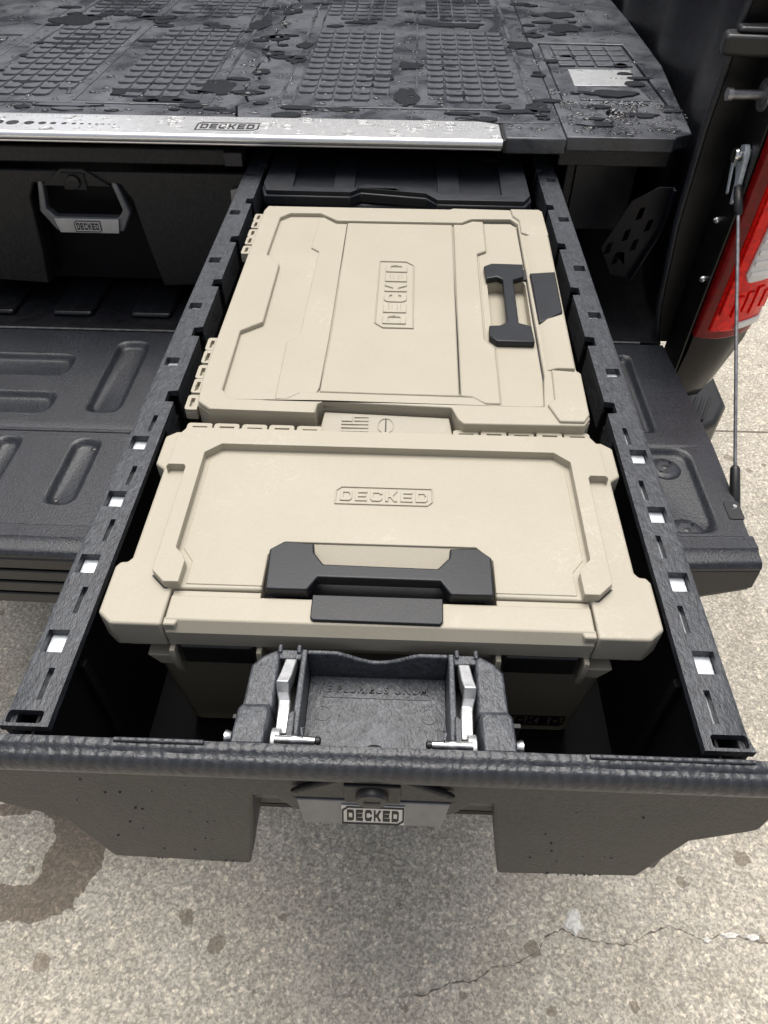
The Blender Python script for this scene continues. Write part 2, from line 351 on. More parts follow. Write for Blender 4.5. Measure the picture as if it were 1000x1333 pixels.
# rolled rear edge and its plastic cap with horizontal slats
def sweep(prof, xs, yf):
    return [[(x, yf(x) + p, z) for p, z in prof] for x in xs]
xs = [mx(.512) + (2 * (.512 - XC)) * i / 14 for i in range(15)]
part('edge_cap', loft(B(), sweep([(.052, TZ - .03), (.052, TZ + .002), (.028, TZ + .003), (.022, TZ - .001), (.006, TZ - .002), (0, TZ - .008), (.002, TZ - .03), (.02, TZ - .05)], xs, tg_y)), 'liner', tg, bev=.002)
for k in range(4):
    z1 = TZ - .012 - k * .025
    part('cap_slat', loft(B(), sweep([(.022, z1), (-.001 - .001 * k, z1 - .002), (-.002 - .001 * k, z1 - .0215), (.022, z1 - .0235)], [mx(.30) + (.60 - 2 * XC) * i / 12 for i in range(13)], tg_y)), 'trim', tg, bev=.0015)
for sg in (1, -1):
    ee = []
    for i in range(7):
        x = .301 + .2105 * i / 6; xx = x if sg > 0 else mx(x); zb = TZ - .095 + .035 * max(0, (x - .38) / .13)
        ee.append([(xx, tg_y(xx) + p, z) for p, z in ((.021, TZ - .0125), (.000, TZ - .0135), (-.002, zb + .012), (.003, zb + .009), (.004, zb), (.021, zb - .002))])
    part('cap_end', loft(B(), ee), 'trim', tg, bev=.0012)
part('tailgate_outer_skin', loft(B(), sweep([(.023, TZ - .03), (.023, TZ - .075), (.08, TZ - .080), (.08, TZ - .04)], [mx(.505) + (1.01 - 2 * XC) * i / 14 for i in range(15)], tg_y)), 'paint', tg)
for (x, y) in ((.4265, .8305), (.4265, .698)):
    for xx in (x, mx(x)):
        dm = part('bolt_dimple', lathe(B(), (xx, y, TZ - .0125), (0, 0, 1), [(0, .026), (.002, .026), (.006, .020), (.007, .013), (.004, .011), (.0035, .0)], 24), 'liner', tg, smooth=60)
        part('bolt', lathe(B(), (xx, y, TZ - .010), (0, 0, 1), [(0, .005), (.004, .005), (.005, .003)], 10), 'trim', dm)
for (x, y) in ((-.474, .838), (-.494, .722)):
    part('screw', lathe(B(), (x, y, TZ - .011), (0, 0, 1), [(0, .004), (.0025, .004), (.0035, .002)], 10), 'trim', tg)
for sx in (.4995, mx(.4995)):
    l = part('latch', ext(B(), rect(sx - .010, sx + .012, .716, .752, .004), TZ - .03, TZ + .0014), 'ink', tg)
    part('latch_pin', lathe(B(), (sx + .004, .741, TZ - .012), (0, 0, 1), [(0, .004), (.012, .005), (.015, .003)], 12), 'steel', l)
# --- bed floor, walls and post
P('bed_floor', 'bedblack', T, [(mx(.50), 1.178), (.50, 1.178), (.56, 1.5), (.56, 2.98), (mx(.56), 2.98), (mx(.56), 1.5)], TZ - .02, TZ - .004)
P('bed_sill', 'dullsteel', T, rect(mx(.46), .46, 1.1725, 1.178), TZ - .02, TZ - .002)
for k in range(9):
    P('floor_corrugation', 'bedblack', T, rect(XC - .70 + k * .155, XC - .62 + k * .155, 1.22, 2.9, .01), TZ - .004, TZ + .006, bev=.004)
for s in (1, -1):
    X = (lambda x: x) if s > 0 else mx
    lo = (lambda pts: [(X(x), y) for x, y in pts])
    ws = []
    for zz, inn in ((TZ - .01, .0), (.0, -.004), (.10, .0), (.30, .012), (.33, .02)):
        ring = []
        for i in range(60):
            y = 1.215 + i * .0297; q = .012 * math.sin(y * 17) * (1 if zz > -.1 else .5); x = min(.505 + max(0, (y - 1.25)) * .11, .552) + q + inn
            ring.append((X(x), y, zz))
        ring += [(X(.66), 2.97, zz), (X(.66), 1.215, zz)]; ws.append(ring)
    part('bed_wall', loft(B(), ws), 'bedblack', T, smooth=50)
    P('bed_rail_cap', 'trim', T, lo([(.515, 1.13), (.655, 1.13), (.665, 1.3), (.665, 2.98), (.54, 2.98), (.535, 1.3)]), .325, .345, bev=.006)
    # post behind the tailgate: flange facing the tailgate, jamb wall, rear corner
    part('post_flange', loft(B(), [[(X(x), y, z) for x, y in ((x0, 1.20), (.522, 1.20), (.522, 1.214), (x0 + .004, 1.214))] for z, x0 in ((-.28, .492), (-.20, .478), (-.05, .464), (.10, .462), (.24, .468), (.33, .476))]), 'jamb', T, bev=.003)
    part('flange_seal', tube(B(), [(X(x0), 1.196, z) for z, x0 in ((-.27, .496), (-.20, .482), (-.05, .468), (.10, .466), (.24, .472), (.33, .480))], .006, 8), 'liner', T, smooth=60)
    body = []
    for z, ox, ry in ((-.375, .615, 1.15), (-.345, .632, 1.135), (-.24, .648, 1.115), (-.10, .660, 1.108), (.10, .662, 1.10), (.30, .652, 1.10), (.335, .64, 1.105)):
        body.append([(X(x), y, z) for x, y in ((.522, 1.19), (.5215, ry + .012), (.527, ry), (.56, ry + .002), (.60, ry + .016), (ox - .014, ry + .036), (ox - .003, ry + .07), (ox, ry + .13), (ox + .012, 1.9), (ox + .012, 3.0), (.60, 3.0), (.60, 1.19))])
    part('rear_quarter_panel', loft(B(), body), 'paint', T, smooth=60)
    P('lower_side_panel', 'paint', T, lo([(.60, 1.60), (.655, 1.60), (.667, 1.75), (.667, 2.99), (.60, 2.99)]), -.62, -.37, bev=.01)
    P('jamb_lining', 'jamb', T, [(1.1205, -.34), (1.1175, -.2), (1.108, .0), (1.108, .32), (1.1995, .32), (1.1995, -.34)], X(.5185), X(.5212), F=YZ)
    # tail light wraps the rear corner
    def lightring(z, w0, w1, off):
        ry = 1.115 + (z + .24) * (-.05) if z < -.1 else 1.108 - (z + .1) * .04
        pts = [(.526, ry - .004), (.545, ry - .010), (.575, ry - .008), (.603, ry + .005), (.635, ry + .026), (.652, ry + .060), (.660, ry + .10)]
        def at(t):
            t *= len(pts) - 1; i = min(int(t), len(pts) - 2); f = t - i; return (pts[i][0] * (1 - f) + pts[i + 1][0] * f, pts[i][1] * (1 - f) + pts[i + 1][1] * f)
        out = [at(w0 + (w1 - w0) * k / 8) for k in range(9)]
        a = [(X(x), y - off, z) for x, y in out]; b_ = [(X(x - .004), y + .02, z) for x, y in reversed(out)]
        return a + b_
    tl = part('tail_light', loft(B(), [lightring(z, 0, 1, 0) for z in (-.212, -.205, -.15, -.05, .05, .15, .25, .262)]), 'darkred', T, smooth=60, bev=.002)
    part('red_lens', loft(B(), [lightring(z, a, b_, .004) for z, a, b_ in ((-.195, .15, .96), (-.14, .155, .97), (-.05, .16, .97), (.05, .16, .97), (.15, .16, .97), (.24, .16, .97))]), 'red', tl, smooth=60, bev=.003)
    part('lens_ridge', loft(B(), [lightring(z, .18, .26, .009) for z in (-.16, -.02, .08, .2)]), 'red', tl, smooth=60, bev=.003)
    rl = part('reverse_lens', loft(B(), [lightring(z, a, .94, .008) for z, a in ((-.100, .33), (-.085, .28), (0, .30), (.10, .34))]), 'clear', tl, smooth=60, bev=.003)
    for k in range(9): part('lens_rib', loft(B(), [lightring(z, .31, .92, .0098) for z in (-.088 + k * .019, -.079 + k * .019)]), 'clear', rl, smooth=60, bev=.001)
    for k in range(6): part('reflector_facet', loft(B(), [lightring(z, .30 + k * .10, .37 + k * .10, .0075) for z in (-.165 + .008 * (k % 2), -.125 + .006 * (k % 3))]), 'red', tl, bev=.003)
    part('white_strip', loft(B(), [lightring(z, .40, .94, .008) for z in (-.192, -.178)]), 'clear', tl, smooth=60, bev=.002)
    # jamb fittings
    st = part('striker_bolt', lathe(B(), (X(.5188), 1.150, .160), (-s, 0, 0), [(0, .013), (.004, .014), (.005, .0065), (.046, .0065), (.047, .0085), (.054, .0085), (.055, .004)], 20), 'dullsteel', T, smooth=50)
    part('striker_plate', lathe(B(), (X(.5188), 1.150, .160), (-s, 0, 0), [(0, .022), (.003, .021)], 20), 'dullsteel', st)
    rb = part('corner_bumper', ext(B(), rnd([(X(.44), 1.150), (X(.522), 1.140), (X(.522), 1.195), (X(.446), 1.185)], .008), .206, .232), 'trim', T, bev=.005)
    P('bumper_pad', 'trim', rb, rnd([(X(.458), 1.155), (X(.516), 1.150), (X(.516), 1.185), (X(.460), 1.180)], .006), .2315, .240, bev=.004)
    for (y, z, r) in ((1.165, .062, .007), (1.16, -.025, .006), (1.135, -.115, .006)):
        part('jamb_bolt', lathe(B(), (X(.5188), y, z), (-s, 0, 0), [(0, r), (.003, r), (.007, r * .6), (.009, .0)], 12), 'steel', T, smooth=50)
    # tailgate cable
    a = Vector((X(.512), 1.142, .070)); e = Vector((X(.5135), .755, TZ - .014)); dr = (e - a).normalized()
    cb = part('tailgate_cable', tube(B(), [a + dr * .05, a.lerp(e, .5) + Vector((0, 0, -.002)), e], .0027, 8), 'dullsteel', T, smooth=60)
    part('cable_sleeve', tube(B(), [a + dr * .035, a + dr * .037, a + dr * .076, a + dr * .080], [.004, .0068, .0068, .0045], 12), 'trim', cb, smooth=60)
    part('cable_boot', tube(B(), [e - dr * .062, e - dr * .058, e - dr * .012, e + dr * .006], [.0045, .007, .0078, .0078], 12), 'trim', cb, smooth=60)
    hk = B()
    ext(hk, rnd([(1.152, .092), (1.136, .099), (1.125, .088), (1.117, .050), (1.112, .022), (1.120, .016), (1.130, .050), (1.146, .066)], .006), X(.510), X(.517), [rect(1.131, 1.143, .074, .088, .005)], F=YZ)
    part('cable_hook', hk, 'zinc', cb, bev=.0015)
    P('hook_spring', 'zinc', cb, rnd([(1.158, .080), (1.150, .086), (1.140, .060), (1.128, .030), (1.134, .026)], .003), X(.5045), X(.507), F=YZ, bev=.001)
    part('cable_stud', lathe(B(), (X(.5188), 1.139, .082), (-s, 0, 0), [(0, .012), (.003, .012), (.0035, .006), (.016, .006), (.0165, .011), (.020, .010)], 16), 'steel', cb)
    # rear wheel
    wh = part('wheel', lathe(B(), (X(.40), 2.25, -.72), (s, 0, 0), [(0, .20), (.01, .34), (.04, .38), (.21, .38), (.24, .34), (.25, .20)], 40), 'rubber', T, smooth=40)
    part('rim', lathe(B(), (X(.58), 2.25, -.72), (s, 0, 0), [(0, .21), (.068, .215), (.074, .20), (.03, .16), (.03, .0)], 30), 'dullsteel', wh)
# bumper with grooved step pads at its corners
bp = [(mx(.20), 1.07), (.20, 1.07), (.50, 1.098), (.600, 1.128), (.668, 1.175), (.705, 1.235), (.712, 1.40), (.60, 1.40), (.60, 1.26), (mx(.60), 1.26), (mx(.60), 1.40), (mx(.712), 1.40), (mx(.705), 1.235), (mx(.668), 1.175), (mx(.600), 1.128), (mx(.50), 1.098)]
bb = part('rear_bumper', ext(B(), bp, -.60, -.45), 'trim', T, bev=.012, seg=3)
for s in (1, -1):
    X = (lambda x: x) if s > 0 else mx
    for k in range(9):
        t = k * .0165
        part('step_ridge', ext(B(), [(X(.50 + t), 1.118 + t * .42), (X(.506 + t), 1.12 + t * .42), (X(.560 + t * .9), 1.255), (X(.554 + t * .9), 1.255)], -.452, -.4445), 'trim', bb, bev=.001)
# cab
cb_ = [(-.95, .0), (.95, .0), (.93, .50), (.72, .98), (-.72, .98), (-.93, .50)]
P('cab', 'paint', T, [(XC + x, z + (-.75 if z == 0 else 0)) for x, z in cb_], 3.04, 4.3, F=XZ, bev=.03)
P('rear_window', 'glass', T, rnd([(XC - .66, .48), (XC + .66, .48), (XC + .56, .86), (XC - .56, .86)], .05), 3.03, 3.0385, F=XZ)
P('bed_front_wall', 'bedblack', T, rect(mx(.56), .56, TZ - .01, .33), 2.981, 3.02, F=XZ)

# ================================================================ deck of the drawer system
K = thing('drawer_system_deck', 'wet black plastic cargo deck with silver ruler edge covering the truck bed', 'cargo deck', (XC, 2.1, .06))
DZ = .06
zig = [(XC, 1.335)]
for k in range(13):
    y = 1.335 + .065 + k * .135; zig += [(XC + (0 if k % 2 else .016) - .0, y)] if False else [(XC - .012, y), (XC + .006, y + .022), (XC - .004, y + .052), (XC - .012, y + .060)]
zig = [z for z in zig if z[1] < 2.93] + [(XC, 2.95)]
LX, RX = mx(.2745), .2745
P('deck_panel', 'deck', K, [(XC + .0018, 1.335), (RX - .0015, 1.335), (RX - .0015, 2.95), *[(x + .0018, y) for x, y in reversed(zig)][:-1]], DZ - .026, DZ, bev=.002)
P('deck_panel', 'deck', K, [(LX + .0015, 1.335), (XC - .0018, 1.335), *[(x - .0018, y) for x, y in zig][1:], (LX + .0015, 2.95)], DZ - .026, DZ, bev=.002)
P('deck_nose', 'deck', K, rect(.172, RX - .0015, 1.262, 1.334), DZ - .026, DZ - .0004, bev=.003)
P('deck_nose', 'deck', K, rect(LX + .0015, mx(.172), 1.262, 1.334), DZ - .026, DZ - .0004, bev=.003)
for s in (1, -1):
    X = (lambda x: x) if s > 0 else mx
    hole = [(X(.377 + .017 * math.cos(a * math.pi / 8)), 1.392 + .024 * math.sin(a * math.pi / 8)) for a in range(16)]
    inset = [(X(x), y) for x, y in ((.293, 1.442), (.484, 1.437), (.482, 1.862), (.293, 1.866))]
    wing = part('deck_wing', ext(B(), [(X(.2745), 1.270), (X(.452), 1.270), (X(.458), 1.282), (X(.486), 1.296), (X(.530), 1.70), (X(.540), 2.1), (X(.540), 2.95), (X(.2745), 2.95)], DZ - .022, DZ, [hole, inset]), 'deck', K, bev=.002)
    P('inset_panel', 'deck', wing, [(X(x), y) for x, y in ((.2965, 1.446), (.480, 1.441), (.4785, 1.858), (.2965, 1.862))], DZ - .02, DZ - .0025, bev=.002)
    mp = P('metal_plate', 'badge', wing, [(X(x), y) for x, y in ((.3295, 1.558), (.446, 1.559), (.460, 1.668), (.332, 1.666))], DZ - .004, DZ - .001, bev=.0006)
    P('plate_tray', 'deck', wing, [(X(x), y) for x, y in ((.328, 1.470), (.458, 1.468), (.450, 1.545), (.334, 1.548))], DZ - .004, DZ - .0006, bev=.001)
    for r in range(4):
        for c in range(4):
            P('grip_pad', 'deck', wing, [(X(.318 + c * .039), 1.69 + r * .04), (X(.352 + c * .039), 1.69 + r * .04), (X(.352 + c * .039), 1.722 + r * .04), (X(.318 + c * .039), 1.722 + r * .04)], DZ - .003, DZ + .0008, bev=.0015)
    bt = part('anchor_bolt', lathe(B(), (X(.377), 1.392, DZ - .03), (0, 0, 1), [(0, .019), (.010, .019), (.011, .009), (.016, .008), (.017, .003)], 16), 'dullsteel', wing)
    P('support_block', 'panel', K, rect(X(.268) if s > 0 else X(.455), X(.455) if s > 0 else X(.268), 1.282, 1.40), .010, DZ - .0235, bev=.002)
    # storage box wall and slotted bracket under the wing
    P('side_box_wall', 'darkbox', K, rect(min(X(.318), X(.430)), max(X(.318), X(.430)), -.135, .009), 1.36, 1.375, F=XZ, bev=.002)
    P('side_post', 'panel', K, rect(min(X(.296), X(.312)), max(X(.296), X(.312)), -.25, .033), 1.335, 1.355, F=XZ, bev=.002)
    tilt = lambda u, v, n: (X(u), n + (v + .15) * .25, v)
    sl = []
    for (cx_, cz_) in ((.3966, -.1388), (.3788, -.1192), (.4235, -.1121), (.4050, -.0945), (.4400, -.0760), (.4200, -.0560)):
        sl.append([(cx_ - .006, cz_ - .012), (cx_ + .004, cz_ - .008), (cx_ + .006, cz_ + .013), (cx_ - .003, cz_ + .009)])
    br = part('slotted_bracket', ext(B(), [(.366, -.118), (.394, -.168), (.428, -.175), (.4555, -.0905), (.461, -.060), (.462, -.010), (.440, -.010), (.400, -.035)], 1.248, 1.252, sl, lambda u, v, n: (X(u), n, v)), 'bracket', K, bev=.0008)
    part('bracket_flange', ext(B(), [(.4285, -.1755), (.4335, -.172), (.461, -.090), (.4665, -.060), (.467, -.010), (.4622, -.010), (.4612, -.060), (.4558, -.0906)], 1.236, 1.2515, (), lambda u, v, n: (X(u), n, v)), 'bracket', br, bev=.0008)
# raised borders running along the deck
for x0, x1 in ((-.228, -.2215), (-.203, -.198), (.022, .027), (.228, .236)):
    for a, b_ in ((x0, x1), (mx(x1), mx(x0))): P('deck_rib', 'deck', K, rect(a, b_, 1.41, 2.92), DZ - .001, DZ + .0016, bev=.0012)
P('deck_rib', 'deck', K, rect(XC + .06, .262, 1.392, 1.400), DZ - .001, DZ + .0022, bev=.002); P('deck_rib', 'deck', K, rect(mx(.262), XC - .06, 1.392, 1.400), DZ - .001, DZ + .0022, bev=.002)
# tread pads: near ones one by one, far ones joined
def treadpoly(x, y, w=.0322, l=.0370):
    return [(x - w / 2, y + l / 2), (x - w / 2, y - l / 2 + .0045), (x - w / 2 + .005, y - l / 2), (x + w / 2 - .005, y - l / 2), (x + w / 2, y - l / 2 + .0045), (x + w / 2, y + l / 2), (x + w / 2 - .008, y + l / 2 - .004), (x - w / 2 + .008, y + l / 2 - .004)]
def treadmesh(bm, x, y):
    lo = treadpoly(x, y); hi = treadpoly(x, y - .0004, .0292, .0338)
    return loft(bm, [[(a, b_, DZ - .001) for a, b_ in lo], [(a, b_, DZ + .0022 + (.0010 if b_ < y else 0)) for a, b_ in hi]])
far = B(); proto = None
for x0 in (.060, -.1805, mx(.198), mx(-.0425)):
    for r in range(30):
        y = 1.450 + r * .0395
        if y > 1.955: y += .10
        if y > 2.90: continue
        for c in range(5):
            x = x0 + c * .0345
            if r % 13 in (0,) and c in (0, 4): continue
            if r < 13:
                if proto is None: proto = part('tread_pad', treadmesh(B(), x, y), 'deck', K); px, py = x, y
                else: copypart(proto, (x - px, y - py, 0), K)
            else: treadmesh(far, x, y)
part('tread_pads', far, 'deck', K, kind='stuff')
for k in range(9):
    y = 1.464 + k * .1335
    bt = part('deck_bolt', lathe(B(), (XC - .002, y, DZ - .004), (0, 0, 1), [(0, .009), (.0045, .009), (.005, .0065), (.0075, .0055), (.008, .002)], 14), 'steel', K)
    part('bolt_washer', lathe(B(), (XC - .002, y, DZ - .003), (0, 0, 1), [(0, .015), (.0036, .015), (.004, .011)], 16), 'ink', bt)
# aluminium ruler edge
SX0, SX1 = mx(.166), .166
al = part('ruler_edge', ext(B(), [(SX0 + .0, 1.244), (SX1, 1.244), (SX1, 1.322), (SX1 - .03, 1.3345), (SX0 + .03, 1.3345), (SX0, 1.322)], DZ - .016, DZ + .001), 'alu', K, bev=.0022)
part('edge_nose', tube(B(), [(SX0 + .0005, 1.247, DZ - .0055), (SX1 - .0005, 1.247, DZ - .0055)], .0075, 12), 'alu', al, smooth=60)
P('end_cap', 'trim', K, [(SX1 + .0006, 1.243), (SX1 + .0055, 1.243), (SX1 + .0055, 1.326), (SX1 + .0006, 1.321)], DZ - .018, DZ + .0015, bev=.001)
P('end_cap', 'trim', K, [(SX0 - .0055, 1.243), (SX0 - .0006, 1.243), (SX0 - .0006, 1.321), (SX0 - .0055, 1.326)], DZ - .018, DZ + .0015, bev=.001)
tk = B(); tk2 = B()
n = 0; x = SX0 + .035
while x < SX1 - .033:
    l = .016 if n % 8 == 0 else .011 if n % 4 == 0 else .008 if n % 2 == 0 else .0055
    ext(tk, [(x, 1.333 - l), (x + .0009, 1.333 - l), (x + .0009, 1.333), (x, 1.333)], DZ + .001, DZ + .00125); x += .003175; n += 1
part('ruler_ticks', tk, 'grey', al)
for yy, xa, xb in ((1.3085, .03, .15), (1.297, -.05, .03), (1.297, .045, .11), (1.288, .05, .13), (1.305, -.10, -.02)):
    x = xa
    while x < xb:
        l = random.uniform(.002, .007); ext(tk2, [(x, yy), (x + l, yy), (x + l, yy + .004), (x, yy + .004)], DZ + .001, DZ + .0012); x += l + .0018
part('gauge_print', tk2, 'grey', al)
for x, r in ((-.6870, .0125), (-.6591, .0108), (-.6306, .0085), (-.6082, .0066), (-.5895, .0054), (-.5708, .0045), (-.5541, .0038), (-.5407, .0032), (-.527, .0027), (-.515, .0023), (-.504, .002), (-.494, .0018), (-.485, .0016)):
    gh = part('gauge_hole', lathe(B(), (x, 1.285, DZ + .0008), (0, 0, 1), [(0, r), (.00045, r)], 20), 'ink', al)
logo('logo', 'ink', al, (-.346, 1.266, DZ + .001), (1, 0, 0), (0, 1, 0), .106, .038, .0004, thick=.07)
P('deck_front_beam', 'trim', K, rect(mx(.25), .25, .028, DZ - .0275), 1.30, 1.33, F=XZ)
P('centre_bracket', 'darkbox', K, rect(-.303, -.270, .004, .0275), 1.262, 1.30, F=XZ, bev=.002)

# ================================================================ drawers
def drawer_face(Dr, cx, yf, hz=0.0, otop=-.034, lz=0.0, hy=None):
    """front panel with a tapering hand opening, lock, handle; yf = plane of the face"""
    L = [(-.305, -.012), (-.305, -.100), (-.297, -.107), (-.2600, -.130), (-.2400, -.221), (-.114, -.2275), (-.1035, -.160), (-.0925, min(-.060, otop)), (-.078, otop)]
    pol = [(cx + x, z) for x, z in L] + [(cx - x, z) for x, z in reversed(L)]
    f = P('front_panel', 'panel', Dr, pol, yf, yf + .012, F=XZ, bev=.003, seg=2)
    # stiffening returns at the pods, so that the opening has thickness
    for s in (1, -1):
        part('pod_side', loft(B(), [[(cx + s * x, y, z) for x, z in ((.0925, -.062), (.1035, -.160), (.1135, -.2272), (.1165, -.2272), (.1065, -.160), (.0955, -.062))] for y in (yf + .0121, yf + .058)]), 'panel', f)
        part('pod_floor', ext(B(), [(cx + s * .1166, yf + .0121), (cx + s * .238, yf + .0121), (cx + s * .235, yf + .058), (cx + s * .1166, yf + .058)], -.2268, -.2225), 'panel', f)
    lk = P('lock_housing', 'panel', f, [(cx - .062, -.036 + lz), (cx - .020, -.006 + lz), (cx + .020, -.006 + lz), (cx + .062, -.036 + lz)], yf - .006, yf - .0003, F=XZ, bev=.002)
    P('lock_recess', 'ink', lk, rect(cx - .0205, cx + .0205, -.041 + lz, -.012 + lz), yf - .0085, yf - .0045, F=XZ, bev=.001)
    lc = part('lock_cylinder', lathe(B(), (cx, yf - .006, -.026 + lz), (0, -1, 0), [(0, .012), (.006, .012), (.008, .0108), (.0085, .004)], 24), 'trim', lk, smooth=50)
    P('key_slot', 'ink', lc, rect(cx - .006, cx + .006, -.0272 + lz, -.0248 + lz), yf - .0152, yf - .0143, F=XZ)
    # handle: U-shaped bail with a silver badge bar
    hy = yf + .012 if hy is None else hy; dz = lambda pts: [(a, z + hz) if z < -.05 else (a, z) for a, z in pts]
    bail = [(cx - .070, -.028), (cx - .084, -.078), (cx - .063, -.114), (cx + .063, -.114), (cx + .084, -.078), (cx + .070, -.028)]
    inn = [(cx + .060, -.028), (cx + .070, -.074), (cx + .058, -.088), (cx - .058, -.088), (cx - .070, -.074), (cx - .060, -.028)]
    h = P('handle', 'bar' if otop > -.05 else 'handle', Dr, dz(bail + inn), hy - .012, hy + .006, F=XZ, bev=.003)
    tl_ = .30 if otop < -.05 else .05                # the badge face leans back on the near handle
    def bfr(u, z, e): return (cx + u, hy - .014 - .0 + (z + .102) * tl_ - e, z + hz)
    part('badge_bar', ext(B(), [(-.060, -.0885), (.060, -.0885), (.055, -.1145), (-.055, -.1145)], -.002, .003, (), bfr), 'badge' if otop > -.05 else 'bar', h, bev=.0008)
    part('badge', ext(B(), rect(-.0250, .0250, -.1125, -.0915), .0031, .0042, (), bfr), 'badge', h, bev=.0005)
    o_ = Vector(bfr(-.0246, -.1121, .0043)); logo('logo', 'ink', h, o_, (1, 0, 0), (0, tl_, 1), .0492, .0205, .0004, thick=.07, pad=.2)
    return f

D = thing('cargo_drawer_unit', 'long black drawer pulled out over the tailgate holding the cases', 'drawer', (0, .9, -.245))
YF = .2165
face = drawer_face(D, 0, YF, .007, -.070, -.013, YF + .0165)
sb_ = B()
for i in range(46):
    sg = random.choice((-1, 1)); x = sg * random.uniform(.125, .235); z = random.choice((random.uniform(-.20, -.05), -.2265 + abs(abs(x) - .114) * .045 + random.uniform(.001, .006)))
    q = random.uniform(.0006, .0013); lathe(sb_, (x, YF, z), (0, -1, 0), [(0, q), (q * .6, q * .8), (q, q * .2)], 7)
part('dark_beads', sb_, 'ink', face, kind='stuff')
FLZ = -.2365
P('drawer_floor', 'inner', D, [(-.2445, .2295), (-.118, .2295), (-.118, .276), (.118, .276), (.118, .2295), (.2445, .2295), (.2445, 1.95), (-.2445, 1.95)], -.2445, FLZ)
P('recess_wall', 'panel', D, rect(-.1175, .1175, -.2364, -.062), .2765, .280, F=XZ)
for s in (1, -1):
    X = lambda x: s * x
    # rail, with holes
    inner = [(.2335, .2325)]
    for y in (.612, .742, .862, .991, 1.125, 1.27, 1.41, 1.55, 1.69): inner += [(.2345, y), (.2447, y + .001), (.2450, y + .019), (.2345, y + .021)]
    inner += [(.2345, 1.95)]
    poly = [(X(x), y) for x, y in inner] + [(X(.2665), 1.95), (X(.2665), .245), (X(.2695), .2325)]
    hol = []
    YH = (.305, .384, .463, .544); YS = (.267, .345, .423, .495, .575); YB = (.688, .812, .936, 1.092, 1.245, 1.40, 1.55, 1.70)
    for y in YH: hol.append([(X(.2455), y - .0105), (X(.2625), y - .0105), (X(.2625), y + .0100), (X(.2455), y + .0100)])
    for y in YS: hol.append([(X(.2450), y - .0135), (X(.2496), y - .0135), (X(.2496), y + .0135), (X(.2450), y + .0135)])
    for y in YB: hol.append([(X(.2468), y - .008), (X(.2625), y - .008), (X(.2625), y + .008), (X(.2468), y + .008)])
    hol.append(rect(min(X(.240), X(.2660)), max(X(.240), X(.2660)), .2350, .2450, .003))
    rl = part('rail', ext(B(), poly, -.0072, 0, hol), 'rail', D, bev=.0009, seg=2)
    ys_ = [.575] + [y for y in (.612, .742, .862, .991, 1.125, 1.27, 1.41)]
    for y0, y1 in zip(ys_, ys_[1:]):
        P('rail_skirt', 'rail', rl, rect(min(X(.2346), X(.2372)), max(X(.2346), X(.2372)), (y0 + .0215) if y0 > .6 else y0, y1 - .0005), -.040, -.0073, bev=.0008)
    P('slide_strip', 'zinc', rl, rect(min(X(.2474), X(.2618)), max(X(.2474), X(.2618)), .25, 1.94), -.0105, -.0080)
    P('side_wall', 'inner', D, rect(min(X(.2452), X(.2472)), max(X(.2452), X(.2472)), .2295, 1.95), FLZ - .008, -.0074, F=lambda u, v, n: (u, v, n))
    P('outer_wall', 'rail', D, rect(min(X(.2622), X(.2660)), max(X(.2622), X(.2660)), .2325, 1.95), -.2445, -.0074)
    P('bottom_runner', 'trim', D, rect(min(X(.2474), X(.2620)), max(X(.2474), X(.2620)), .2325, 1.95), -.2445, -.225)
    for y in (.30, .62, .95, 1.3):
        P('wall_rib', 'inner', D, rect(min(X(.2385), X(.2450)), max(X(.2385), X(.2450)), y, y + .008), FLZ + .0005, -.03, bev=.001)
    for y in (.625, .755, .875, 1.004):
        part('wall_screw', lathe(B(), (X(.2450), y + .03, -.03), (-s, 0, 0), [(0, .004), (.003, .004), (.005, .0025)], 10), 'dullsteel', D)
# rolled lip across the front
lp = B(); secs = []
prof = [(.2245, -.018), (.2245, .0036), (.2205, .0042), (.2175, .0034), (.2160, .0016), (.2130, .0020), (.2105, .0010), (.2080, -.0020), (.2065, -.007), (.2062, -.011), (.2070, -.016), (.2095, -.019), (.2160, -.021)]
for i in range(61):
    x = -.292 + .584 * i / 60; secs.append([(x, y, z + random.uniform(-.0003, .0003)) for y, z in prof])
part('front_lip', loft(lp, secs), 'lip', D, smooth=60)
P('lip_ridge', 'lip', D, rect(-.182, -.118, .2210, .2244), .0040, .0066, bev=.001); P('lip_ridge', 'lip', D, rect(.150, .264, .2210, .2244), .0040, .0062, bev=.001)
